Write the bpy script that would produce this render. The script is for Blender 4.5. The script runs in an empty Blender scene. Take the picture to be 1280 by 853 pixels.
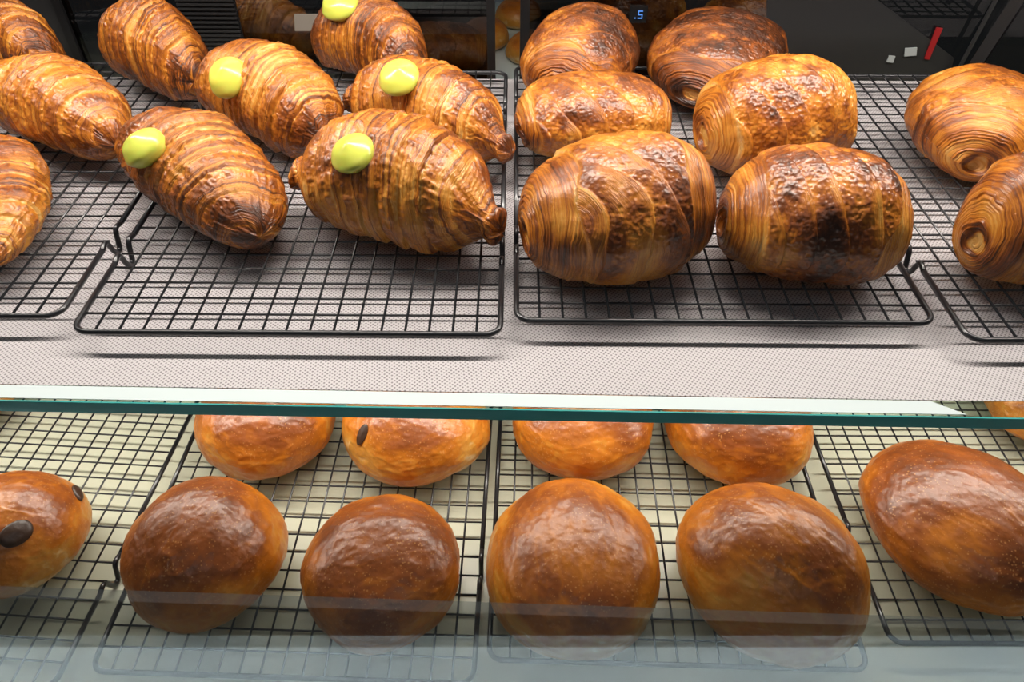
import bpy, math, random
import numpy as np
from mathutils import Matrix, Vector

# ------------------------------------------------------------------ camera model
W_PX, H_PX, F_PX = 1280.0, 853.0, 924.0
PITCH, YAW, ROLL = math.radians(43.5), math.radians(0.5), math.radians(0.5)
HC = 0.307
def cam_basis():
    f = np.array([math.sin(YAW)*math.cos(PITCH), math.cos(YAW)*math.cos(PITCH), -math.sin(PITCH)])
    r0 = np.array([math.cos(YAW), -math.sin(YAW), 0.0])
    u0 = np.cross(r0, f)
    r = r0*math.cos(ROLL) + u0*math.sin(ROLL)
    u = u0*math.cos(ROLL) - r0*math.sin(ROLL)
    return r, u, f
CR, CU, CF = cam_basis()
CPOS = np.array([0.0, 0.0, HC])
def project(P):
    d = np.asarray(P, float) - CPOS
    z = d @ CF
    return np.stack([W_PX/2 + F_PX*(d @ CR)/z, H_PX/2 - F_PX*(d @ CU)/z], -1)
def at(px, py, z=0.0):
    d = CF + CR*(px-W_PX/2)/F_PX - CU*(py-H_PX/2)/F_PX
    t = (z-HC)/d[2]
    return CPOS + d*t
def at_y(px, py, y):
    d = CF + CR*(px-W_PX/2)/F_PX - CU*(py-H_PX/2)/F_PX
    return CPOS + d*(y/d[1])

RACK_Z = 0.0165          # top of the wires above a shelf
LOW_Z = -0.195           # lower shelf surface
SHELF_Y0, SHELF_Y1 = 0.2672, 0.690
BACK_Y = 0.745

# ------------------------------------------------------------------ noise
def _hash(ix, iy, iz, seed):
    h = (ix*374761393 + iy*668265263 + iz*2147483647 + seed*1274126177) & 0xFFFFFFFF
    h = ((h ^ (h >> 13))*1274126177) & 0xFFFFFFFF
    h = ((h ^ (h >> 16))*2246822519) & 0xFFFFFFFF
    return ((h ^ (h >> 15)) & 0xFFFF)/65535.0*2-1
def noise(p, seed=0):
    p = np.asarray(p, float)
    i = np.floor(p).astype(np.int64); f = p - i
    u = f*f*f*(f*(f*6-15)+10)
    out = 0
    for dx in (0, 1):
        wx = u[:, 0] if dx else 1-u[:, 0]
        for dy in (0, 1):
            wy = u[:, 1] if dy else 1-u[:, 1]
            for dz in (0, 1):
                wz = u[:, 2] if dz else 1-u[:, 2]
                out = out + wx*wy*wz*_hash(i[:, 0]+dx, i[:, 1]+dy, i[:, 2]+dz, seed)
    return out
def fbm(p, seed=0, octv=3):
    s, a, o = 0, 1.0, np.asarray(p, float)
    for k in range(octv):
        s = s + a*noise(o, seed+k*17); a *= .5; o = o*2.03
    return s
def sstep(a, b, x):
    t = np.clip((x-a)/(b-a), 0, 1); return t*t*(3-2*t)

# ------------------------------------------------------------------ pastry surfaces (unit size, numpy)
def grid_faces(nu, nv):
    """rows 0..nu-1 of nv verts (wrapping in v), plus two pole verts at the end"""
    i = np.arange(nu-1)[:, None]; j = np.arange(nv)[None, :]
    j2 = (j+1) % nv
    q = np.stack([i*nv+j, (i+1)*nv+j, (i+1)*nv+j2, i*nv+j2], -1).reshape(-1, 4)
    n = nu*nv
    jj = np.arange(nv); jn = (jj+1) % nv
    t0 = np.stack([np.full(nv, n), jj, jn], -1)
    t1 = np.stack([np.full(nv, n+1), (nu-1)*nv+jn, (nu-1)*nv+jj], -1)
    return q, t0, t1

def layers(s, seed, v, sharp=.25):
    """stack of thin dough sheets: sawtooth ridges along s"""
    fr = s - np.floor(s)
    k = np.floor(s).astype(np.int64)
    amp = .55 + .45*_hash(k, k*0+3, k*0+7, seed)
    saw = np.where(fr < 1-sharp, fr/(1-sharp), (1-fr)/sharp)
    return saw*amp, k

def croissant(seed=1, bend=.12, fat=.36, tipl=.9, tipr=.9, nseg=6, hf=.80, nu=300, nv=230, slant=.10, ptip=.56, pw=2.6, nub=0.0, tone0=0.0):
    us = np.sin(np.linspace(-1, 1, nu+2)[1:-1]*math.pi/2)*.6 + np.linspace(-1, 1, nu+2)[1:-1]*.4
    vs = np.linspace(0, 2*math.pi, nv, endpoint=False)
    U, V = [a.ravel() for a in np.meshgrid(us, vs, indexing='ij')]
    U = np.append(U, [-1, 1]); V = np.append(V, [0, 0])
    cyl = np.stack([U*2.2, np.cos(V)*.9, np.sin(V)*.9], -1)
    # large wobble
    wob = fbm(cyl*1.1+seed*3.7, seed, 3)
    env = (1-np.abs(U)**pw)
    env = np.clip(env, 0, 1)**ptip
    tipmask = sstep(.72, 1, np.abs(U))
    env = env*(1-nub*1.4*sstep(.62, .88, np.abs(U))) + nub*.55*np.exp(-((np.abs(U)-.95)/.05)**2)*(np.abs(U) < .999)
    R = fat*env*(1+.07*wob)
    # wrap windings, slanting round the roll
    t = np.abs(U) + slant*np.cos(V-1.1+seed)*np.where(U > 0, 1, -1)*.8 + .035*noise(np.stack([np.cos(V)*1.5, np.sin(V)*1.5, U*1.0], -1)+seed, seed+5)
    t = np.clip(t + .05, 0.001, 1.2)
    w_ = np.power(t, .85)*nseg
    k = np.floor(w_); w = w_-k
    bulge = (1-(1-w)**2.2)*(1-sstep(.90, 1.0, w))
    irr = .6+.5*_hash(k.astype(np.int64), (U > 0).astype(np.int64), k.astype(np.int64)*0, seed+9)
    # fine lamination
    wav = .35*fbm(cyl*np.array([1.0, 2.2, 2.2])+seed, seed+21, 2)
    s = w_*10.0 + wav*2.2 + .22*noise(cyl*7+seed, seed+33)
    saw, kk = layers(s, seed+41, V)
    lam = np.clip(.25 + .9*sstep(.35, .75, w) + .7*fbm(cyl*1.6+9+seed, seed+50, 2), 0.08, 1.15)
    flake = np.clip(fbm(cyl*np.array([7., 11., 11.])+seed*1.3, seed+60, 3), -1, 1)
    blis = (1-lam/1.15)
    rr = R*(1 + .125*irr*(bulge-.5)) + fat*env**.3*(.022*lam*(saw-.4) + .030*blis*np.abs(flake) + .014*flake) 
    # end faces: rolled tip
    y = np.cos(V)*rr; z = np.sin(V)*rr*hf
    # droop: bottom flattened
    zb = -fat*.50
    z = np.where(z < zb, zb+(z-zb)*.25, z)
    x = U*1.0*(1+.02*wob)
    cy = -bend*(U*U-.3) ; cz = -fat*.28*np.abs(U)**2*1.0
    ang = -2*bend*U
    P = np.stack([x - y*np.sin(ang)*1.0, cy + y*np.cos(ang), z+cz], -1)
    zb2 = np.quantile(P[:, 2], .04)
    P[:, 2] = np.where(P[:, 2] < zb2, zb2+(P[:, 2]-zb2)*.15, P[:, 2])
    P[:, 2] -= P[:, 2].min()
    # browning of the crust: 0 pale gold, 1 dark brown
    low = fbm(cyl*1.3+seed*5, seed+70, 3)
    tone = _hash(kk, kk*0+11, kk*0, seed+77)
    bake = .46+tone0 + .20*low + lam*(.52*(saw-.40) + .22*tone) + .16*np.abs(flake)*blis*2 - .28*sstep(.10, .0, w) + .24*(bulge-.5) + .20*tipmask
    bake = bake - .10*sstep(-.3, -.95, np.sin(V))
    return P, grid_faces(nu, nv), np.clip(bake, 0, 1), np.clip(blis, 0, 1), s, np.clip(lam, 0, 1)

def pain(seed=1, a=1.0, b=.62, hf=.78, nu=300, nv=240, diag=.6, pale=0.0, hole=True, blistery=.6, endw=.55, core_tone=.10, drop=.30, crown=.14):
    q = np.linspace(0, math.pi, nu+2)[1:-1]
    vs = np.linspace(0, 2*math.pi, nv, endpoint=False)
    Q, V = [c.ravel() for c in np.meshgrid(q, vs, indexing='ij')]
    Q = np.append(Q, [0, math.pi]); V = np.append(V, [0, 0])
    c, s_ = np.cos(Q), np.clip(np.sin(Q), 0, 1)
    x = -np.sign(c)*np.abs(c)**.86
    rad = s_**.70
    sph = np.stack([x*1.6, np.cos(V)*rad, np.sin(V)*rad], -1)
    wob = fbm(sph*1.0+seed*2.3, seed, 3)
    ex = np.abs(x)
    side = (x > 0).astype(np.int64)
    # zone boundary where the outer sheet ends
    bd = endw + .10*noise(np.stack([np.cos(V)*1.2+seed, np.sin(V)*1.2, x*0+side*5], -1), seed+3)
    inner = sstep(bd+.02, bd-.02, ex)
    # lamination rings on the ends, spiralling
    ring = np.where(ex > bd, (1-rad)*1.0+ (1-ex)*.8, 0)
    s = (ex*21.0 + (1-rad)*13.0) + V/(2*math.pi)*1.0*np.where(x > 0, 1, -1) + 1.3*fbm(sph*1.0+seed, seed+12, 1) + .22*noise(sph*11+seed, seed+14) + .35*noise(sph*6+seed, seed+13)
    saw, kk = layers(s, seed+19, V)
    lam_end = (1-inner)
    # outer seams running diagonally over the crown
    g = x*1.9 + diag*np.cos(V)*rad + .25*noise(sph*1.4+seed*7, seed+22)
    g3 = g*1.5+seed*.37; kf = np.floor(g3); gw = g3-kf
    seam = (1-(1-gw)**2)*(1-sstep(.93, 1, gw))
    s2 = g*24 + 1.2*fbm(sph*2.2+seed, seed+25, 2)
    saw2, kk2 = layers(s2, seed+29, V)
    lam2 = np.clip(.15+.9*sstep(.45, .95, gw)*1.0+.8*fbm(sph*1.5+3+seed, seed+31, 2)-blistery*.5, 0, 1)*inner
    fl = fbm(sph*np.array([10., 15., 15.])+seed, seed+35, 3); fl = .55-.9*np.abs(fl)
    blis = np.clip(inner*(1-lam2), 0, 1)
    r = rad*(1+.06*wob) + inner*.030 + .045*inner*(seam-.5) + lam_end*.026*(saw-.4)*rad**.5 + .018*lam2*(saw2-.4) + .020*blis*fl
    r = r*b
    xx = x*a*(1+.03*wob) 
    # end faces: rings step in and out, hollow in the middle
    face = sstep(.75, .35, rad)
    xx = xx - np.sign(x)*face*(.030*(1-saw) + .08*sstep(.28, .08, rad*(1+.35*np.cos(V-seed))))*a
    y = np.cos(V)*r; z = np.sin(V)*r*hf
    zb = -b*hf*.62
    z = np.where(z < zb, zb+(z-zb)*.2, z)
    z = z - drop*b*hf*(1-rad)*(1-.3*rad)
    P = np.stack([xx, y, z], -1)
    P[:, 2] -= P[:, 2].min()
    low = fbm(sph*1.2+seed*5, seed+70, 3); up0 = np.cos(V-2.75)*rad  # up0 faces the upper front; crown sets how much darker it gets
    tone = _hash(kk, kk*0+1, kk*0, seed+77); tone2 = _hash(kk2, kk2*0+1, kk2*0, seed+78)
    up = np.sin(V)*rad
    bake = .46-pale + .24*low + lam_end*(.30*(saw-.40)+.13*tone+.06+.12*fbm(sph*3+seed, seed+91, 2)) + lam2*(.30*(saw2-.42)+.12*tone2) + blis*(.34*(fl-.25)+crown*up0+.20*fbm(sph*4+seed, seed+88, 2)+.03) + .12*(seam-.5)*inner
    bake = bake - .22*sstep(0.03, 0, np.abs(ex-bd))
    if hole:
        rc = rad*(1+.35*np.cos(V-seed)+.15*np.sin(3*V+seed)); core = sstep(.17, .11, rc)
        bake = bake*(1-core) + core*core_tone
        edge = sstep(.34, .20, rc)*(1-core)
        bake = bake + edge*.35
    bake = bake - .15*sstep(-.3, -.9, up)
    return P, grid_faces(nu, nv), np.clip(bake, 0, 1), np.clip(blis, 0, 1), np.where(inner > .5, s2, s), np.clip(lam_end*.9+lam2, 0, 1)

def bun(seed=1, el=1.0, hf=.56, nu=150, nv=200, dark=.0, lump=.06):
    q = np.linspace(0, math.pi, nu+2)[1:-1]
    vs = np.linspace(0, 2*math.pi, nv, endpoint=False)
    Q, V = [c.ravel() for c in np.meshgrid(q, vs, indexing='ij')]
    Q = np.append(Q, [0, math.pi]); V = np.append(V, [0, 0])
    n = np.stack([np.cos(V)*np.sin(Q), np.sin(V)*np.sin(Q), np.cos(Q)], -1)
    wob = fbm(n*1.0+seed*3.1, seed, 2)
    fine = fbm(n*np.array([3, 5, 4])+seed, seed+4, 4)
    rid = 1-np.abs(fbm(n*np.array([1.6, 3.6, 2.6])+seed*1.7, seed+8, 3))
    r = 1+lump*wob+.010*fine+.010*np.clip(rid-.8, 0, 1)*5*.5+.004*fbm(n*13+seed, seed+6, 3)
    s_ = np.sin(Q); c = np.cos(Q)
    rad = np.abs(s_)**.86*r
    up = np.where(c > 0, np.abs(c)**.95*hf*1.30, -np.abs(c)**.8*hf*.66)*r
    P = np.stack([np.cos(V)*rad*el, np.sin(V)*rad, up], -1)
    zb = -hf*.50
    P[:, 2] = np.where(P[:, 2] < zb, zb+(P[:, 2]-zb)*.12, P[:, 2])
    P[:, 2] -= P[:, 2].min()
    zz = P[:, 2]/P[:, 2].max()
    low = fbm(n*1.6+seed*5, seed+70, 3)
    # crust: crown browned by egg wash plus painted glass reflection, orange flanks, pale base
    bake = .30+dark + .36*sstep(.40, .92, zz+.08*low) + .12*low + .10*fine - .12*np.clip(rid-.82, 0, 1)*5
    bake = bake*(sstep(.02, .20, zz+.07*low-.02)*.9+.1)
    bl = fbm(n*14+seed, seed+90, 2)
    return P, grid_faces(nu, nv), np.clip(bake, 0, 1), np.clip(.5+.5*bl, 0, 1)

def dollop(seed=1, nu=50, nv=64):
    q = np.linspace(0, math.pi, nu+2)[1:-1]
    vs = np.linspace(0, 2*math.pi, nv, endpoint=False)
    Q, V = [c.ravel() for c in np.meshgrid(q, vs, indexing='ij')]
    Q = np.append(Q, [0, math.pi]); V = np.append(V, [0, 0])
    n = np.stack([np.cos(V)*np.sin(Q), np.sin(V)*np.sin(Q), np.cos(Q)], -1)
    r = 1+.07*fbm(n*.8+seed*3, seed, 1)+.022*np.sin(V*1+Q*6)*np.sin(Q)
    P = n*r[:, None]
    tip = np.exp(-((Q/.30)**2))
    P[:, 2] += tip*.13; P[:, 0] += tip*.12
    P[:, 2] = np.where(P[:, 2] > 0, P[:, 2]*.72, P[:, 2]*.55)
    return P, grid_faces(nu, nv), np.zeros(len(P)), np.zeros(len(P))

# name: (generator, kwargs, yaw deg, tilt deg, shelf z)
UZ = RACK_Z+.0002; LZ = LOW_Z+RACK_Z+.0002
ITEMS = {
 # croissants on the two left-hand racks; weak back-row light painted in by tone
 'c1': (croissant, dict(seed=11, nseg=6, fat=.44, tone0=.15), -30, 0, UZ),
 'c2': (croissant, dict(seed=12, nseg=5, bend=.10, fat=.44), -32, 0, UZ),
 'c3': (croissant, dict(seed=13, nseg=6, fat=.34), -66, 0, UZ),
 'c4': (croissant, dict(seed=14, nseg=6, fat=.50, tone0=.15), -38, 0, UZ),
 'c5': (croissant, dict(seed=15, nseg=6, fat=.47), -38, 0, UZ),
 'c6': (croissant, dict(seed=16, nseg=6, fat=.42, ptip=.52, tone0=.06), -44, 0, UZ),
 'c7': (croissant, dict(seed=17, nseg=6, fat=.50, tone0=.12), -35, 0, UZ),
 'c8': (croissant, dict(seed=18, nseg=5, fat=.43, bend=.05, ptip=.75, nub=.28), -33, 0, UZ),
 'c9': (croissant, dict(seed=19, nseg=5, fat=.50, bend=.06, ptip=.80, nub=.26), -25, 0, UZ),
 # chocolate rolls; weak light at the back painted into the two rearmost crusts
 'p1': (pain, dict(seed=31, b=.74, pale=-.20, endw=.75, blistery=.6), 70, 0, UZ),
 'p2': (pain, dict(seed=32, b=.66, pale=.10, blistery=.7, endw=.80), 8, 0, UZ),
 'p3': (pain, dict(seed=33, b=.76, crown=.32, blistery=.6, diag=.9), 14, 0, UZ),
 'p4': (pain, dict(seed=34, b=.78, pale=-.20, endw=.72, blistery=.8), 62, 0, UZ),
 'p5': (pain, dict(seed=35, b=.74, pale=.14, endw=.76, blistery=1.6), 18, 0, UZ),
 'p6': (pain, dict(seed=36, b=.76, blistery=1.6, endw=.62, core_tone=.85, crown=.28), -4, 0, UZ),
 'p7': (pain, dict(seed=37, b=.74, blistery=.1, diag=1.0, endw=.66, pale=-.10, drop=.42), 66, 0, UZ),
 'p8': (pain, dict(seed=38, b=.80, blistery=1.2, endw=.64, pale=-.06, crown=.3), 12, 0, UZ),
 # buns below
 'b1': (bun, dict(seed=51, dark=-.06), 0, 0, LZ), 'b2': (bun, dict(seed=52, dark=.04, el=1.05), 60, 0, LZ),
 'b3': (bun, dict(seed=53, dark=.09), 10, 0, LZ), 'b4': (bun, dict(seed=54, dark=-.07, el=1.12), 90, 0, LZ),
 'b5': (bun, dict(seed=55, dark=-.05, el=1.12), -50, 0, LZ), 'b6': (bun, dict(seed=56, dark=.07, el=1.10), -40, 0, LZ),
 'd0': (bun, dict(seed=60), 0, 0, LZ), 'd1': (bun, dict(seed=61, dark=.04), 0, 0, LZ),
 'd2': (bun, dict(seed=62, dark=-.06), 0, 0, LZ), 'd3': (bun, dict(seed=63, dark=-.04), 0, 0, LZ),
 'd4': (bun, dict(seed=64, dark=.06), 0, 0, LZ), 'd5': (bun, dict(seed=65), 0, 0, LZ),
}
def transform(P, yaw, tilt, s, k, X, Y, Z):
    a = math.radians(yaw); c, n = math.cos(a), math.sin(a)
    x, y, z = P[:, 0]*s, P[:, 1]*s, P[:, 2]*s*k
    return np.stack([x*c-y*n+X, x*n+y*c+Y, z+Z], -1)
#PLACE_START
PLACE = {
 'c1': (0.06425, 1.54987, -0.45101, 0.6692),
 'c2': (0.0775, 1.18252, -0.35315, 0.54519),
 'c3': (0.08063, 0.84755, -0.34834, 0.44032),
 'c4': (0.06196, 1.52886, -0.31131, 0.64628),
 'c5': (0.07639, 1.26652, -0.19107, 0.55786),
 'c6': (0.08686, 1.0783, -0.21459, 0.45167),
 'c7': (0.06391, 1.44954, -0.12569, 0.66768),
 'c8': (0.0812, 1.29742, -0.06347, 0.53877),
 'c9': (0.08127, 1.26136, -0.0756, 0.42674),
 'p1': (0.0634, 0.97147, 0.06397, 0.64678),
 'p2': (0.06053, 0.96573, 0.06646, 0.53782),
 'p3': (0.06241, 1.17278, 0.06942, 0.39536),
 'p4': (0.07167, 0.71051, 0.18762, 0.65182),
 'p5': (0.06146, 1.16635, 0.20139, 0.52245),
 'p6': (0.05707, 1.17871, 0.19248, 0.39068),
 'p7': (0.06342, 0.8792, 0.36435, 0.5322),
 'p8': (0.04365, 1.66858, 0.32965, 0.38331),
 'b1': (0.04567, 1.18856, -0.34943, 0.29002),
 'b2': (0.0509, 1.26941, -0.21031, 0.27235),
 'b3': (0.05457, 1.01069, -0.08633, 0.26237),
 'b4': (0.0598, 0.88973, 0.04755, 0.26716),
 'b5': (0.05759, 1.2706, 0.17841, 0.25823),
 'b6': (0.06373, 0.85086, 0.33306, 0.30098),
 'd0': (0.05641, 0.497, -0.47812, 0.44386),
 'd1': (0.05478, 1.1306, -0.19579, 0.39526),
 'd2': (0.05773, 1.00758, -0.07473, 0.39358),
 'd3': (0.05916, 0.96565, 0.06181, 0.39789),
 'd4': (0.05869, 1.04667, 0.18749, 0.39296),
 'd5': (0.04985, 0.96792, 0.46101, 0.42036),
}
SPOTS = [
 ('c5', (-0.2095, 0.5395, 0.0658, -0.3031, -0.7931, 0.5283, 0.0006), 50, 64),
 ('c6', (-0.2359, 0.4365, 0.0636, -0.7318, -0.1915, 0.654, 0.0005), 60, 66),
 ('c7', (-0.1437, 0.6601, 0.0771, -0.3218, -0.548, 0.7721, 0.0007), 48, 48),
 ('c8', (-0.0792, 0.5233, 0.0738, -0.2435, -0.6347, 0.7334, 0.0006), 52, 47),
 ('c9', (-0.0947, 0.4077, 0.077, -0.6059, -0.3393, 0.7196, 0.0005), 58, 54),
 ('b1', (-0.3282, 0.2707, -0.1285, 0.4036, -0.3761, 0.8341, 0.0005), 44, 32),
 ('b1', (-0.314, 0.3167, -0.1476, 0.7137, 0.5334, 0.454, 0.0006), 26, 14),
 ('d2', (-0.1105, 0.3607, -0.1337, -0.5012, -0.5858, 0.6369, 0.0006), 14, 30),
]
#PLACE_END
#AUTHORING_SPLIT
# ------------------------------------------------------------------ scene helpers
scene = bpy.context.scene
col = scene.collection
def link(o, parent=None):
    col.objects.link(o)
    if parent is not None: o.parent = parent
    return o
def tag(o, label=None, cat=None, group=None, kind=None):
    for k_, v_ in (('label', label), ('category', cat), ('group', group), ('kind', kind)):
        if v_: o[k_] = v_
    return o
def empty(name, loc=(0, 0, 0), rz=0.0):
    o = bpy.data.objects.new(name, None); o.location = loc; o.rotation_euler = (0, 0, rz)
    o.empty_display_size = .01
    return link(o)
def mesh_obj(name, verts, faces, mat, parent=None, smooth=True):
    me = bpy.data.meshes.new(name); me.from_pydata([tuple(v) for v in verts], [], [tuple(f) for f in faces])
    me.update()
    if smooth: me.shade_smooth()
    if mat: me.materials.append(mat)
    return link(bpy.data.objects.new(name, me), parent)
def np_mesh(name, P, faces, mat, attrs=None):
    q, t0, t1 = faces
    me = bpy.data.meshes.new(name)
    tri = np.concatenate([t0, t1]); nq, nt = len(q), len(tri)
    me.vertices.add(len(P)); me.vertices.foreach_set('co', P.astype(np.float32).ravel())
    me.loops.add(nq*4+nt*3)
    me.loops.foreach_set('vertex_index', np.concatenate([q.ravel(), tri.ravel()]).astype(np.int32))
    me.polygons.add(nq+nt)
    st = np.concatenate([np.arange(nq)*4, nq*4+np.arange(nt)*3]).astype(np.int32)
    me.polygons.foreach_set('loop_start', st)
    me.update(calc_edges=True)
    me.polygons.foreach_set('use_smooth', np.ones(nq+nt, bool))
    for k_, v_ in (attrs or {}).items():
        a = me.attributes.new(k_, 'FLOAT', 'POINT'); a.data.foreach_set('value', v_.astype(np.float32))
    me.materials.append(mat); me.validate(); me.update()
    return me
class MB:
    def __init__(s): s.v = []; s.f = []
    def box(s, x0, x1, y0, y1, z0, z1):
        b = len(s.v)
        s.v += [(x, y, z) for z in (z0, z1) for y in (y0, y1) for x in (x0, x1)]
        s.f += [tuple(b+i for i in f) for f in ((0, 2, 3, 1), (4, 5, 7, 6), (0, 1, 5, 4), (2, 6, 7, 3), (0, 4, 6, 2), (1, 3, 7, 5))]
        return s
    def tube(s, pts, r, n=8, closed=False):
        pts = [Vector(p) for p in pts]; m = len(pts); b = len(s.v)
        up = Vector((0, 0, 1))
        for i, p in enumerate(pts):
            a = pts[(i-1) % m] if (closed or i > 0) else p
            c = pts[(i+1) % m] if (closed or i < m-1) else p
            t = (c-a).normalized()
            if abs(t.dot(up)) > .98: sx = Vector((1, 0, 0))
            else: sx = t.cross(up).normalized()
            sy = sx.cross(t).normalized()
            for k in range(n):
                a_ = 2*math.pi*k/n
                s.v.append(tuple(p+sx*math.cos(a_)*r+sy*math.sin(a_)*r))
        for i in range(m if closed else m-1):
            j = (i+1) % m
            for k in range(n):
                k2 = (k+1) % n
                s.f.append((b+i*n+k, b+i*n+k2, b+j*n+k2, b+j*n+k))
        if not closed:
            s.f.append(tuple(b+k for k in range(n))[::-1]); s.f.append(tuple(b+(m-1)*n+k for k in range(n)))
        return s
    def build(s, name, mat, parent=None, smooth=False): return mesh_obj(name, s.v, s.f, mat, parent, smooth)

def smooth_path(pts, n=5):
    """Catmull-Rom through the points"""
    out = []
    P = [Vector(p) for p in pts]
    for i in range(len(P)-1):
        p0, p1, p2, p3 = P[max(i-1, 0)], P[i], P[i+1], P[min(i+2, len(P)-1)]
        for k in range(n):
            t = k/n
            out.append(.5*((2*p1)+(-p0+p2)*t+(2*p0-5*p1+4*p2-p3)*t*t+(-p0+3*p1-3*p2+p3)*t**3))
    out.append(P[-1]); return out

# ------------------------------------------------------------------ materials
def new_mat(name):
    m = bpy.data.materials.new(name); m.use_nodes = True
    nt = m.node_tree; b = nt.nodes['Principled BSDF']
    return m, nt, b
def N(nt, typ, **kw):
    n = nt.nodes.new(typ)
    for k_, v_ in kw.items(): setattr(n, k_, v_)
    return n
def simple(name, colr, rough=.5, metal=0, **inp):
    m, nt, b = new_mat(name)
    b.inputs['Base Color'].default_value = (*colr, 1); b.inputs['Roughness'].default_value = rough
    b.inputs['Metallic'].default_value = metal
    for k_, v_ in inp.items(): b.inputs[k_.replace('_', ' ')].default_value = v_
    return m
def ramp(nt, stops):
    r = N(nt, 'ShaderNodeValToRGB'); e = r.color_ramp.elements
    while len(e) < len(stops): e.new(.5)
    for k, (p, c) in enumerate(stops):
        e[k].position = p; e[k].color = (*c, 1)
    return r
def crust_mat(name, stops, bump=.4, scale=330, rough=(.28, .5), coat=.35, freckle=0.0, dist=.0006):
    m, nt, b = new_mat(name); L = nt.links.new
    at_ = N(nt, 'ShaderNodeAttribute', attribute_name='bake'); bl = N(nt, 'ShaderNodeAttribute', attribute_name='blister')
    tc = N(nt, 'ShaderNodeTexCoord')
    n1 = N(nt, 'ShaderNodeTexNoise'); n1.inputs['Scale'].default_value = scale*.5; n1.inputs['Detail'].default_value = 4
    L(tc.outputs['Object'], n1.inputs['Vector'])
    ma = N(nt, 'ShaderNodeMath', operation='MULTIPLY_ADD'); ma.inputs[1].default_value = .28; ma.inputs[2].default_value = -.14
    L(n1.outputs['Fac'], ma.inputs[0])
    ad = N(nt, 'ShaderNodeMath', operation='ADD'); L(at_.outputs['Fac'], ad.inputs[0]); L(ma.outputs[0], ad.inputs[1])
    # fine streaks following the laminated sheets
    sh_ = N(nt, 'ShaderNodeAttribute', attribute_name='sheet'); la = N(nt, 'ShaderNodeAttribute', attribute_name='layered')
    sc_ = N(nt, 'ShaderNodeVectorMath', operation='SCALE'); sc_.inputs['Scale'].default_value = 26; L(tc.outputs['Object'], sc_.inputs[0])
    cx = N(nt, 'ShaderNodeCombineXYZ'); m3 = N(nt, 'ShaderNodeMath', operation='MULTIPLY'); m3.inputs[1].default_value = 2.9; L(sh_.outputs['Fac'], m3.inputs[0]); L(m3.outputs[0], cx.inputs['X'])
    va = N(nt, 'ShaderNodeVectorMath', operation='ADD'); L(sc_.outputs[0], va.inputs[0]); L(cx.outputs[0], va.inputs[1])
    ns = N(nt, 'ShaderNodeTexNoise'); ns.inputs['Scale'].default_value = 1.0; ns.inputs['Detail'].default_value = 3; L(va.outputs[0], ns.inputs['Vector'])
    st_ = N(nt, 'ShaderNodeMath', operation='SUBTRACT'); st_.inputs[1].default_value = .5; L(ns.outputs['Fac'], st_.inputs[0])
    st2 = N(nt, 'ShaderNodeMath', operation='MULTIPLY'); L(st_.outputs[0], st2.inputs[0]); L(la.outputs['Fac'], st2.inputs[1])
    st3 = N(nt, 'ShaderNodeMath', operation='MULTIPLY_ADD'); st3.inputs[1].default_value = .80; L(st2.outputs[0], st3.inputs[0]); L(ad.outputs[0], st3.inputs[2])
    rp = ramp(nt, stops); L(st3.outputs[0], rp.inputs['Fac'])
    cout = rp.outputs['Color']
    vo = N(nt, 'ShaderNodeTexVoronoi', feature='SMOOTH_F1'); vo.inputs['Scale'].default_value = scale
    L(tc.outputs['Object'], vo.inputs['Vector'])
    if freckle:
        v2 = N(nt, 'ShaderNodeTexVoronoi'); v2.inputs['Scale'].default_value = 420
        L(tc.outputs['Object'], v2.inputs['Vector'])
        n3 = N(nt, 'ShaderNodeTexNoise'); n3.inputs['Scale'].default_value = 45; L(tc.outputs['Object'], n3.inputs['Vector'])
        th = N(nt, 'ShaderNodeMath', operation='MULTIPLY'); th.inputs[1].default_value = .42; L(n3.outputs['Fac'], th.inputs[0])
        mr = N(nt, 'ShaderNodeMath', operation='LESS_THAN'); L(v2.outputs['Distance'], mr.inputs[0]); L(th.outputs[0], mr.inputs[1])
        mf = N(nt, 'ShaderNodeMath', operation='MULTIPLY'); mf.inputs[1].default_value = freckle; L(mr.outputs[0], mf.inputs[0])
        mx = N(nt, 'ShaderNodeMix', data_type='RGBA'); mx.inputs['B'].default_value = (.62, .30, .10, 1)
        L(mf.outputs[0], mx.inputs['Factor']); L(cout, mx.inputs['A']); cout = mx.outputs['Result']
    L(cout, b.inputs['Base Color'])
    # micro relief: wrinkles where the glaze blistered, grain elsewhere
    mb = N(nt, 'ShaderNodeMath', operation='MULTIPLY'); L(vo.outputs['Distance'], mb.inputs[0]); L(bl.outputs['Fac'], mb.inputs[1])
    sm = N(nt, 'ShaderNodeMath', operation='ADD'); L(mb.outputs[0], sm.inputs[0]); L(n1.outputs['Fac'], sm.inputs[1])
    s4 = N(nt, 'ShaderNodeMath', operation='MULTIPLY_ADD'); s4.inputs[1].default_value = 1.6; L(st2.outputs[0], s4.inputs[0]); L(sm.outputs[0], s4.inputs[2]); sm = s4
    bp = N(nt, 'ShaderNodeBump'); bp.inputs['Strength'].default_value = bump; bp.inputs['Distance'].default_value = dist
    L(sm.outputs[0], bp.inputs['Height']); L(bp.outputs['Normal'], b.inputs['Normal'])
    L(bp.outputs['Normal'], b.inputs['Coat Normal'])
    rr = N(nt, 'ShaderNodeMapRange'); rr.inputs['To Min'].default_value = rough[0]; rr.inputs['To Max'].default_value = rough[1]
    L(n1.outputs['Fac'], rr.inputs['Value']); L(rr.outputs['Result'], b.inputs['Roughness'])
    b.inputs['Coat Weight'].default_value = coat; b.inputs['Coat Roughness'].default_value = .28
    b.inputs['Coat Tint'].default_value = (1, .93, .85, 1)
    b.inputs['Subsurface Weight'].default_value = .0
    return m
M = {}
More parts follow.
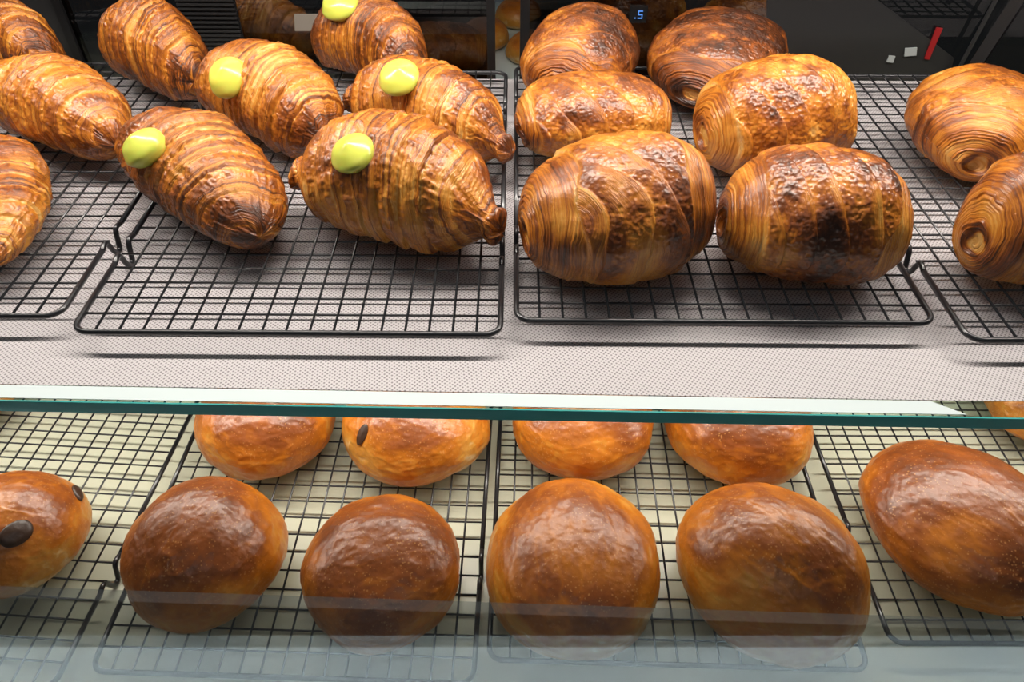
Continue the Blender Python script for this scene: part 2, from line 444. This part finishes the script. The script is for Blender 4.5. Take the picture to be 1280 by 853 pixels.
M['flaky'] = crust_mat('flaky_crust', [(0, (.78, .46, .14)), (.22, (.70, .31, .048)), (.45, (.52, .175, .017)), (.70, (.24, .062, .009)), (1, (.050, .014, .004))], rough=(.26, .46), coat=.5, bump=.75, scale=430, dist=.0009)
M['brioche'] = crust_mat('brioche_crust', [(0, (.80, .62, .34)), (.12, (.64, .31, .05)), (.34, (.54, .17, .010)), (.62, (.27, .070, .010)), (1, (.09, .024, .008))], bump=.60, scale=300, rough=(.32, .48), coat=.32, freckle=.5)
M['custard'] = simple('yellow_custard', (.62, .66, .10), .28, Subsurface_Weight=.3, Subsurface_Scale=.004, Coat_Weight=.3, Coat_Roughness=.15)
M['black_wire'] = simple('black_coated_wire', (.012, .012, .014), .32, Coat_Weight=.2)
M['choc'] = crust_mat('dark_chocolate', [(0, (.05, .025, .015)), (1, (.012, .006, .004))], bump=.8, scale=420, coat=.1)

def weave(name, base, dark, pitch, rough=.35, bumpd=.0003, amp=1.0):
    m, nt, b = new_mat(name); L = nt.links.new
    tc = N(nt, 'ShaderNodeTexCoord')
    mp = N(nt, 'ShaderNodeMapping'); mp.inputs['Rotation'].default_value = (0, 0, math.radians(38)); L(tc.outputs['Object'], mp.inputs['Vector'])
    outs = []
    for ax in ('X', 'Y'):
        w = N(nt, 'ShaderNodeTexWave', bands_direction=ax); w.inputs['Scale'].default_value = 1/pitch*.31416
        w.inputs['Distortion'].default_value = .0
        L(mp.outputs['Vector'], w.inputs['Vector']); outs.append(w.outputs['Fac'])
    mu = N(nt, 'ShaderNodeMath', operation='MULTIPLY'); L(outs[0], mu.inputs[0]); L(outs[1], mu.inputs[1])
    pw = N(nt, 'ShaderNodeMath', operation='MULTIPLY'); pw.inputs[1].default_value = amp; L(mu.outputs[0], pw.inputs[0])
    nz = N(nt, 'ShaderNodeTexNoise'); nz.inputs['Scale'].default_value = 9; L(tc.outputs['Object'], nz.inputs['Vector'])
    mx = N(nt, 'ShaderNodeMix', data_type='RGBA'); mx.inputs['A'].default_value = (*base, 1); mx.inputs['B'].default_value = (*dark, 1)
    L(pw.outputs[0], mx.inputs['Factor']); L(mx.outputs['Result'], b.inputs['Base Color'])
    bp = N(nt, 'ShaderNodeBump'); bp.inputs['Strength'].default_value = .5; bp.inputs['Distance'].default_value = bumpd; bp.invert = True
    L(mu.outputs[0], bp.inputs['Height']); L(bp.outputs['Normal'], b.inputs['Normal'])
    b.inputs['Roughness'].default_value = rough
    return m
M['mat'] = weave('woven_baking_mat', (.50, .47, .475), (.08, .065, .07), .0020)
M['low'] = simple('cream_shelf_enamel', (.62, .615, .47), .30)
def glass_mat(name, tint=(.93, .97, .96), ior=1.5, veil=0.0, veilc=(.6, .7, .7)):
    m, nt, b = new_mat(name); L = nt.links.new; nt.nodes.remove(b)
    out = nt.nodes['Material Output']
    tr = N(nt, 'ShaderNodeBsdfTransparent'); tr.inputs['Color'].default_value = (*tint, 1)
    gl = N(nt, 'ShaderNodeBsdfGlossy'); gl.inputs['Roughness'].default_value = .02
    fr = N(nt, 'ShaderNodeFresnel'); ge = N(nt, 'ShaderNodeNewGeometry'); mi = N(nt, 'ShaderNodeMapRange'); mi.inputs['To Min'].default_value = ior; mi.inputs['To Max'].default_value = 1/ior
    L(ge.outputs['Backfacing'], mi.inputs['Value']); L(mi.outputs['Result'], fr.inputs['IOR'])
    mx = N(nt, 'ShaderNodeMixShader'); L(fr.outputs[0], mx.inputs[0]); L(tr.outputs[0], mx.inputs[1]); L(gl.outputs[0], mx.inputs[2])
    res = mx.outputs[0]
    if veil:
        df = N(nt, 'ShaderNodeBsdfDiffuse'); df.inputs['Color'].default_value = (*veilc, 1)
        m2 = N(nt, 'ShaderNodeMixShader'); m2.inputs[0].default_value = veil; L(res, m2.inputs[1]); L(df.outputs[0], m2.inputs[2]); res = m2.outputs[0]
    L(res, out.inputs['Surface'])
    return m
M['shelf_glass'] = glass_mat('shelf_glass', (.90, .97, .95))
M['edge'] = simple('teal_polished_glass_edge', (.05, .34, .32), .12, Coat_Weight=.5)
M['glare_counter'] = simple('painted_glare_and_counter', (.62, .70, .70), .07)  # white that paints reflected light on the shelf margin; counter shares it
M['pane'] = glass_mat('front_glass', (.86, .88, .88), 1.5, .045, (.5, .55, .57))  # diffuse share of the pane paints in a reflected haze
M['dark_glass'] = glass_mat('dark_tinted_glass', (.42, .41, .40), 1.5)
M['dark_frame'] = simple('black_door_frame', (.006, .006, .007), .4)
M['grey_panel'] = simple('dark_grey_panel', (.018, .018, .019), .35)
M['olive'] = simple('dark_olive_side_panel', (.05, .04, .012), .45)
M['red'] = simple('red_plastic', (.28, .008, .010), .4)
M['label'] = simple('painted_white_glint', (.35, .38, .38), .4)  # white for reflections painted as small patches
M['card'] = simple('grey_beige_card', (.22, .19, .16), .6)
M['steel'] = simple('pale_reflector', (.66, .74, .76), .35)  # pale finish of the added reflector
M['floor'] = simple('dark_shop_floor', (.05, .05, .05), .5)
def emit(name, colr, st):
    m, nt, b = new_mat(name); b.inputs['Base Color'].default_value = (0, 0, 0, 1)
    b.inputs['Emission Color'].default_value = (*colr, 1); b.inputs['Emission Strength'].default_value = st; return m
M['clock'] = emit('blue_display_digits', (.12, .35, 1), .9)

# ------------------------------------------------------------------ pastries
INFO = {
 'c1': ('croissant', 'dim brown plain croissant cut off by the top left corner', 'croissant'),
 'c2': ('croissant', 'golden plain croissant at the left, its rounded end touching nothing, behind the one cut off at the left edge', 'croissant'),
 'c3': ('croissant', 'plain croissant cut off at the left edge, front one of the left-hand rack', 'croissant'),
 'c4': ('croissant', 'dim plain croissant at the back, directly in front of the louvred vent', 'croissant'),
 'c5': ('croissant', 'custard-topped croissant just behind the large front left one, its custard near its left end', 'croissant'),
 'c6': ('croissant', 'large custard-topped croissant front left, beside the bent foot of the wire rack', 'croissant'),
 'c7': ('croissant', 'custard-topped croissant at the very back, its custard cut by the top edge', 'croissant'),
 'c8': ('croissant', 'custard-topped croissant whose twisted right tip reaches the gap between the middle racks', 'croissant'),
 'c9': ('croissant', 'front custard-topped croissant with pointed tips at both ends, right of the large one', 'croissant'),
 'p1': ('chocolate_roll', 'dull brown laminated roll at the back beside the black door post, end spiral facing front', 'pastry'),
 'p2': ('chocolate_roll', 'golden laminated roll in the middle row, directly behind the big striped front roll', 'pastry'),
 'p3': ('chocolate_roll', 'big front laminated roll with diagonal seams and a pale open end at its left', 'pastry'),
 'p4': ('chocolate_roll', 'dull brown laminated roll in the back row, right one of the two', 'pastry'),
 'p5': ('chocolate_roll', 'pale golden blistered roll in the middle row showing its coiled left end', 'pastry'),
 'p6': ('chocolate_roll', 'front roll with dark glossy wrinkled crown and a red-brown left end', 'pastry'),
 'p7': ('chocolate_roll', 'striped roll at the right edge on the rightmost rack, back one of its two', 'pastry'),
 'p8': ('chocolate_roll', 'wrinkled roll cut off by the right edge, front one on the rightmost rack', 'pastry'),
 'b1': ('brioche_bun', 'round bun with dark chocolate chunks cut off at the left edge of the lower shelf', 'bun'),
 'b2': ('brioche_bun', 'freckled dull brown bun at the front, right of the chunk-studded one', 'bun'),
 'b3': ('brioche_bun', 'wrinkled dark brown bun at the front, just left of the black rack seam', 'bun'),
 'b4': ('brioche_bun', 'large round orange-brown bun at the front, right of the black rack seam', 'bun'),
 'b5': ('brioche_bun', 'large oval brown bun at the front, left of the big one at the right edge', 'bun'),
 'b6': ('brioche_bun', 'biggest dark bun with a bright glare, cut off at the right edge', 'bun'),
 'd0': ('brioche_bun', 'orange bun only just showing under the glass shelf at the far left edge', 'bun'),
 'd1': ('brioche_bun', 'speckled orange-red bun under the glass shelf, behind the freckled dull bun', 'bun'),
 'd2': ('brioche_bun', 'yellow-orange bun with one dark chunk, half hidden under the glass shelf', 'bun'),
 'd3': ('brioche_bun', 'plain yellow-orange bun half hidden by the shelf edge, right of the rack seam', 'bun'),
 'd4': ('brioche_bun', 'orange-red bun with a pale right rim, half hidden by the shelf edge', 'bun'),
 'd5': ('brioche_bun', 'orange bun only just showing under the glass shelf at the right edge', 'bun'),
}
INFO['c2'] = ('croissant', 'golden plain croissant at the left with a rounded front end, in the middle row', 'croissant')
ROOT = {}
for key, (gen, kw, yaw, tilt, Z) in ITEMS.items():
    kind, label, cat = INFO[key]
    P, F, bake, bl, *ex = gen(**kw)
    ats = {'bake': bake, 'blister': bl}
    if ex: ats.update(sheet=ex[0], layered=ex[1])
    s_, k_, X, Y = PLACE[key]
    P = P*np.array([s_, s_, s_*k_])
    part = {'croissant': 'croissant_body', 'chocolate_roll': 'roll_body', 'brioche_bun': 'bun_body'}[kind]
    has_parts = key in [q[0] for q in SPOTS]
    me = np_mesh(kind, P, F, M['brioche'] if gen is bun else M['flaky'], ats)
    o = link(bpy.data.objects.new(kind, me))
    o.location = (X, Y, Z); o.rotation_euler = (0, 0, math.radians(yaw))
    tag(o, label, cat, {'croissant': 'croissants on the wire racks', 'chocolate_roll': 'laminated rolls on the wire racks', 'brioche_bun': 'buns on the lower racks'}[kind])
    ROOT[key] = o
bpy.context.view_layer.update()
for q, (key, (x, y, z, nx, ny, nz, mpp), w, h) in enumerate(SPOTS):
    is_c = key[0] == 'c'
    P, F, b0, b1 = dollop(seed=q*3+2)
    n = Vector((nx, ny, nz)).normalized()
    if is_c: n = (n*.7+Vector((0, -.1, .7))).normalized()
    rw, rh = w*mpp/2, h*mpp/2
    P = P*np.array([rw, (rw+rh)/2 if is_c else rh, (rh*.95 if is_c else rw*.45)])
    me = np_mesh('custard_dollop' if is_c else 'chocolate_chunk', P, F, M['custard'] if is_c else M['choc'], {'bake': b0, 'blister': b1})
    o = link(bpy.data.objects.new('custard_dollop' if is_c else 'chocolate_chunk', me))
    rot = n.to_track_quat('Z', 'Y').to_matrix().to_4x4()
    mw = Matrix.Translation(Vector((x, y, z))+n*(rh*.05 if is_c else 0)) @ rot
    par = ROOT[key]
    o.parent = par; o.matrix_parent_inverse = Matrix.Identity(4)
    o.matrix_local = par.matrix_world.inverted() @ mw
    o['label'] = 'glossy yellow-green custard dollop' if is_c else 'dark chocolate chunk'

# ------------------------------------------------------------------ wire racks
def rack(x, y, z, rot, label, wd=.2525, dp=.362, nx=17, ny=23):
    root = empty('cooling_rack', (x, y, z), rot)
    tag(root, label, 'cooling rack', 'black wire cooling racks')
    R_, rf, rw = .009, .0018, .00078
    top = RACK_Z-.0006
    zf = top-rf
    # frame: rounded rectangle, dipping into a V foot twice on each long side
    def side(xs, s):
        out = []
        for yy in (.082, dp-.082):
            out.append(yy)
        return out
    corners = []
    def arc(cx, cy, a0, a1):
        return [(cx+R_*math.cos(math.radians(a0+(a1-a0)*k/6)), cy+R_*math.sin(math.radians(a0+(a1-a0)*k/6)), zf) for k in range(7)]
    c_fl = arc(R_+rf, R_+rf, 180, 270); c_fr = arc(wd-R_-rf, R_+rf, 270, 360)
    c_br = arc(wd-R_-rf, dp-R_-rf, 0, 90); c_bl = arc(R_+rf, dp-R_-rf, 90, 180)
    gap = .016
    mid = [c_fl[0]]
    f_pts = [(rf, .082-gap, zf)] + c_fl + c_fr + [(wd-rf, .082-gap, zf)]
    b_pts = [(wd-rf, dp-.082+gap, zf)] + c_br + c_bl + [(rf, dp-.082+gap, zf)]
    m = MB()
    m.tube(f_pts, rf, 10); m.tube(b_pts, rf, 10)
    for xs in (rf, wd-rf): m.tube([(xs, .082+gap, zf), (xs, dp-.082-gap, zf)], rf, 10)
    m.build('frame', M['black_wire'], root, True)
    for xs, sg in ((rf, -1), (wd-rf, 1)):
        for yc in (.082, dp-.082):
            pts = smooth_path([(xs, yc-gap, zf), (xs, yc-gap*.55, zf+.0012), (xs, yc-.0045, zf-.0085), (xs, yc-.0012, rf+.0006-.0004), (xs, yc+.0028, rf+.0003), (xs, yc+.0045, zf-.008), (xs, yc+gap*.5, zf+.0008), (xs, yc+gap, zf)], 5)
            MB().tube(pts, rf, 10).build('foot', M['black_wire'], root, True)
    g = MB(); 
    for k in range(1, nx+1):
        xx = rf+(wd-2*rf)*k/(nx+1)
        g.tube([(xx, rf, top-rw*1.2), (xx, dp-rf, top-rw*1.2)], rw, 6)
    g.build('lengthwise_wires', M['black_wire'], root, True)
    g = MB()
    for k in range(ny):
        yy = .0185 + (dp-.037)*k/(ny-1)
        g.tube([(rf, yy, top-rw*3.0), (wd-rf, yy, top-rw*3.0)], rw, 6)
    g.build('crosswise_wires', M['black_wire'], root, True)
    return root
D = math.radians
rack(-.2548, .3138, 0, D(-.35), 'black wire rack carrying the custard-topped croissants')
rack(.0035, .3246, 0, D(-.35), 'black wire rack under the four front and middle rolls, left edge along the centre gap')
rack(.2660, .3085, 0, D(.3), 'rightmost upper black wire rack with two rolls, cut off by the right edge')
rack(-.5165, .3262, 0, D(.3), 'leftmost upper black wire rack with plain croissants')
rack(-.2720, .1995, LOW_Z, D(-1.8), 'lower black wire rack left of centre, under the freckled and the wrinkled buns')
rack(-.0135, .2070, LOW_Z, D(-1.6), 'lower black wire rack right of centre, under the large round and oval buns')
rack(.2570, .2180, LOW_Z, D(-.2), 'lower black wire rack at the right edge under the biggest bun')
rack(-.5400, .2060, LOW_Z, D(-4.0), 'lower black wire rack at the left edge under the bun with chocolate chunks', dp=.355)

# ------------------------------------------------------------------ shelf, mat, lower shelf
TH = .0088
def fy(x): return SHELF_Y0+.0022-.0205*x
XL, XR = -.74, .74
def slab(name, pts, z0, z1, mats, parent=None, sidemat=0):
    n = len(pts); v = [(x, y, z0) for x, y in pts]+[(x, y, z1) for x, y in pts]
    f = [tuple(range(n))[::-1], tuple(range(n, 2*n))]+[(i, (i+1) % n, n+(i+1) % n, n+i) for i in range(n)]
    o = mesh_obj(name, v, f, mats[0], parent, False)
    for m_ in mats[1:]: o.data.materials.append(m_)
    for i in range(n): o.data.polygons[2+i].material_index = sidemat
    return o
sh = empty('glass_shelf', (0, 0, 0)); tag(sh, 'thick upper glass shelf with a teal polished front edge', 'shelf')
slab('glass_sheet', [(XL, fy(XL)+.0004), (XR, fy(XR)+.0004), (XR, SHELF_Y1), (XL, SHELF_Y1)], -TH, 0, [M['shelf_glass']], sh)
slab('polished_edge', [(XL, fy(XL)-.0008), (XR, fy(XR)-.0008), (XR, fy(XR)+.0002), (XL, fy(XL)+.0002)], -TH, -.0002, [M['edge']], sh)
my = .2785
def gy(x): return my+.0022-.0205*x
mt = slab('baking_mat', [(XL, gy(XL)), (.262, gy(.262)), (.30, gy(.30)+.001), (XR, gy(XR)), (XR, SHELF_Y1-.001), (XL, SHELF_Y1-.001)], .0001, .0006, [M['mat']])
tag(mt, 'pale grey woven baking mat lying on the glass shelf', 'mat')
st = slab('glare_strip', [(XL, fy(XL)+.0012), (.252, fy(.252)+.0012), (.236, gy(.236)-.0006), (XL, gy(XL)-.0006)], .0001, .0005, [M['glare_counter']])  # light reflected on the bare glass margin, painted as a white slab
tag(st, 'painted white reflection along the front margin of the glass shelf, in front of the mat', 'strip')
lo = slab('lower_shelf', [(XL, .157), (XR, .157), (XR, SHELF_Y1), (XL, SHELF_Y1)], LOW_Z-.012, LOW_Z, [M['low']])
tag(lo, 'cream enamelled lower shelf under the bun racks', 'shelf')

# front guard glass standing on the case's lower front
gp = empty('guard_glass', (0, .150, LOW_Z)); tag(gp, 'upright front glass covering the lower part of the bun shelf', 'glass')
pz = [at_y(-10, 747, .15)[2]-LOW_Z, at_y(1290, 789, .15)[2]-LOW_Z]
sl = (pz[1]-pz[0])/(at_y(1290, 789, .15)[0]-at_y(-10, 747, .15)[0]); z0_ = pz[0]-sl*(at_y(-10, 747, .15)[0]+.45)
v = []
for yy in (0, .005):
    v += [(-.45, yy, .0005), (.45, yy, .0005), (.45, yy, z0_+.9*sl), (-.45, yy, z0_)]
mesh_obj('pane', v, [(0, 1, 2, 3), (7, 6, 5, 4), (0, 4, 5, 1), (1, 5, 6, 2), (2, 6, 7, 3), (3, 7, 4, 0)], M['pane'], gp, False)
reflector = MB().box(-.7, .7, .030, .145, -.330, -.300).build('added_reflector', M['steel'])  # added unseen slab that gives the front glass a bright reflection
tag(reflector, 'added unseen pale sill of the display case below the front glass', 'reflector')
fl = MB().box(-2, 2, -2, 1.6, -1.02, -1.0).build('floor', M['floor']); tag(fl, kind='structure')

# ------------------------------------------------------------------ back of the case
BY = BACK_Y
def bx(px, py): p = at_y(px, py, BY); return float(p[0]), float(p[2])
ztop, zbot = .46, LOW_Z-.012
xg0, xg1 = bx(619, 50)[0], bx(650, 50)[0]
def door(name, x0, x1, y, post=.010, mats=('dark_glass', 'dark_frame')):
    r = empty(name, ((x0+x1)/2, y, zbot)); tag(r, kind='structure')
    c = (x0+x1)/2
    MB().box(x0-c+post, x1-c-post, 0, .006, 0, ztop-zbot).build('dark_pane', M[mats[0]], r)
    for a in (x0-c, x1-c-post): MB().box(a, a+post, -.004, .012, 0, ztop-zbot).build('door_post', M[mats[1]], r)
    return r
xl = bx(78, 30)[0]
door('door_1', xl, xg0, BY, .008)
door('door_2', xg1, .74, BY, .009)
w = MB().box(-.76, xl-.002, BY, BY+.02, zbot, ztop).build('wall_back', M['grey_panel']); tag(w, kind='structure')
w = MB().box(.745, .76, .0, BY+.02, zbot, ztop).build('wall_right', M['olive']); tag(w, kind='structure')
w = MB().box(-.775, -.761, .0, BY+.02, zbot, ztop).build('wall_left', M['grey_panel']); tag(w, kind='structure')
# louvred vent
vr = empty('vent', (bx(268, 40)[0], BY-.001, bx(268, 78)[1])); tag(vr, 'dark louvred vent behind the plain brown croissant', 'vent')
x0, x1 = bx(232, 40)[0]-vr.location.x, bx(304, 40)[0]-vr.location.x
hz = bx(268, -12)[1]-vr.location.z
MB().box(x0, x1, -.002, 0, 0, hz).build('backing', M['dark_frame'], vr)
m = MB(); k = .003
while k < hz-.002:
    m.box(x0+.001, x1-.001, -.0045, -.0021, k, k+.0018); k += .0042
m.build('slats', M['grey_panel'], vr)
def card(name, pts, mat, label, cat, th=.0012):
    q = [bx(*p) for p in pts]; n = len(q)
    v = [(x, BY-.0003-th, z) for x, z in q]+[(x, BY-.0003, z) for x, z in q]
    f = [tuple(range(n)), tuple(range(n, 2*n))[::-1]]+[(i, n+i, n+(i+1) % n, (i+1) % n) for i in range(n)]
    return tag(mesh_obj(name, v, f, mat, None, False), label, cat)
card('price_card', [(368, 17), (406, 17), (404, 38), (369, 38)], M['card'], 'small grey-beige card on the dark back door, left of the rearmost custard', 'card')
card('reflection_patch', [(958, -30), (1060, -30), (1097, 0), (1192, 72), (1182, 112), (958, 112)], M['grey_panel'], 'painted dark grey reflection with a slanting right edge behind the pale blistered roll', 'panel', .0010)  # reflection in the dark door, built as a flat grey sheet
def card2(name, pts, mat, label, cat):
    o = card(name, pts, mat, label, cat); o.location.y -= .0016; return o
card2('red_strip', [(1169, 33), (1177, 34), (1160, 73), (1154, 72)], M['red'], 'small slanting red strip on the dark back door', 'strip')
card2('glint', [(1110, 68), (1118, 69), (1115, 77), (1107, 76)], M['label'], 'small painted white sticker low on the grey panel, left of the other', 'glint')  # this and the next: white reflection blobs painted as flat patches
card2('glint', [(1130, 59), (1145, 58), (1144, 68), (1129, 69)], M['label'], 'small painted white sticker nearer the red strip', 'glint')
# slanting side post of the case at the right
a, b_ = bx(1275, -20), bx(1200, 84)
m = MB(); m.tube([(a[0], BY-.012, a[1]), (b_[0], BY-.012, b_[1]-.03)], .008, 4)
o = m.build('side_post', M['dark_frame']); tag(o, 'slanting black post behind the rightmost striped roll', 'post')
a, b_ = bx(1245, -20), bx(1186, 84)
m = MB(); m.tube([(a[0], BY-.012, a[1]), (b_[0], BY-.012, b_[1]-.03)], .0022, 6)
o = m.build('guide_rail', M['grey_panel']); tag(o, 'thin grey rail running beside the slanting black post', 'rail')
# clock digits
cr = empty('digital_clock', (bx(797, 17)[0], BY-.002, bx(797, 17)[1])); tag(cr, 'tiny blue lit display digits in the dark door between the back rolls', 'display')
cw, ch = .0045, .0075; t_ = .0008
m = MB()   # seven-segment figure 5 with a dot before it
for (xa, xb, za, zb) in ((0, cw, ch-t_, ch), (0, t_, ch/2, ch), (0, cw, ch/2-t_/2, ch/2+t_/2), (cw-t_, cw, 0, ch/2), (0, cw, 0, t_)):
    m.box(xa, xb, -.0015, -.0005, za-ch/2, zb-ch/2)
m.box(-.003, -.002, -.0015, -.0005, -ch/2, -ch/2+.001)
m.build('digits', M['clock'], cr)
MB().box(-.008, .009, -.0003, .0015, -.008, .008).build('display_housing', M['dark_frame'], cr)
# lit counter with more buns seen through the gap between the doors
xs = (xg0+xg1)/2
cs = MB().box(xs-.16, xs+.22, BY+.05, BY+.30, -.06, -.05).build('back_counter', M['glare_counter']); tag(cs, 'pale counter behind the case seen through the gap between the dark doors', 'counter')
cs = MB().box(xs-.16, xs+.22, BY+.05, BY+.30, .135, .145).build('upper_back_shelf', M['edge']); tag(cs, 'teal glass shelf edge high up in the gap between the dark doors', 'shelf')
Pb, Fb, kb, bb = bun(seed=80, nu=60, nv=80)
meb = np_mesh('brioche_bun', Pb*.030, Fb, M['brioche'], {'bake': kb*.6, 'blister': bb})
for (px, py, yy, lab) in ((664, 60, .86, 'orange bun low in the gap beside the black door post'), (606, 58, .90, 'orange bun low in the gap between the doors, left one'), (648, 26, .97, 'orange bun highest in the gap between the doors')):
    p = at_y(px, py, yy)
    o = link(bpy.data.objects.new('brioche_bun', meb)); 
    o.location = (p[0], p[1], -.05 if py > 40 else -.0498); tag(o, lab, 'bun', 'buns on the counter behind')

tr = MB().box(-.42, xg0-.01, BY+.03, BY+.24, -.045, -.038).build('back_tray', M['dark_frame']); tag(tr, 'black tray in the dark behind the left tinted back door', 'tray')
tr = MB().box(xg1+.012, .46, BY+.03, BY+.24, -.045, -.038).build('back_tray', M['dark_frame']); tag(tr, 'black tray in the dark behind the right tinted back door', 'tray')
for (src, px, py, yy, sc_, yw, lab) in (('c5', 325, 40, .84, .95, -20, 'reflection stand-in croissant behind the tinted door, above the front left custard ones'),
        ('p2', 548, 52, .81, .85, 5, 'reflection stand-in roll behind the tinted door, left of the door gap'), ('p5', 795, 20, .86, 1.0, 20, 'reflection stand-in roll behind the tinted door beside the blue digits'),
        ('p2', 942, 22, .86, 1.05, -15, 'reflection stand-in roll behind the tinted door, behind the right dull brown roll')):
    o = ROOT[src].copy(); link(o); p = at_y(px, py, yy)  # copies added as stand-ins for pastries reflected in the dark doors
    o.location = (p[0], yy, -.0378); o.rotation_euler = (0, 0, D(yw)); o.scale = (sc_,)*3
    o['label'] = lab; o['group'] = 'reflection stand-ins behind the tinted doors'

# ------------------------------------------------------------------ light
def area(name, loc, sx, sy, power, colr=(1, 1, 1), rot=(0, 0, 0), spread=180):
    l = bpy.data.lights.new(name, 'AREA'); l.shape = 'RECTANGLE'; l.size = sx; l.size_y = sy; l.energy = power; l.color = colr
    l.spread = math.radians(spread)
    o = link(bpy.data.objects.new(name, l)); o.location = loc; o.rotation_euler = rot; return o
area('case_top_led', (0, .492, .39), 1.25, .026, 7.6, (1, .93, .85), (D(0), 0, 0))
area('shelf_underside_led', (0, .375, -.016), 1.3, .014, 2.3, (1, .95, .86), (0, 0, 0))
area('added_front_fill', (0, -.9, 1.6), 1.6, .8, 2.6, (.92, .97, 1), (D(32), 0, 0))  # added weak fill from the shop side, source unseen
area('added_reflector_light', (0, .035, .95), 1.4, .05, 1.0, (.85, .95, 1), (0, 0, 0), 14)  # added narrow beam, only brightens the slab mirrored in the glass
area('added_back_light', (0, .95, .5), 1.0, .2, 7, (1, .97, .9), (0, 0, 0))  # added lamp to brighten the things behind the doors
wd = bpy.data.worlds.new('World'); scene.world = wd; wd.use_nodes = True
wd.node_tree.nodes['Background'].inputs['Color'].default_value = (.8, .9, 1, 1)
wd.node_tree.nodes['Background'].inputs['Strength'].default_value = .04

# ------------------------------------------------------------------ camera
cd = bpy.data.cameras.new('camera'); cam = link(bpy.data.objects.new('camera', cd))
cd.sensor_fit = 'HORIZONTAL'; cd.sensor_width = 36; cd.lens = F_PX/W_PX*36; cd.clip_start = .01
R3 = Matrix((CR, CU, -CF)).transposed()
cam.matrix_world = Matrix.Translation(Vector(CPOS)) @ R3.to_4x4()
scene.camera = cam
scene.view_settings.view_transform = 'Standard'; scene.view_settings.look = 'None'
scene.view_settings.exposure = 0; scene.view_settings.gamma = 1; scene.view_settings.use_curve_mapping = False
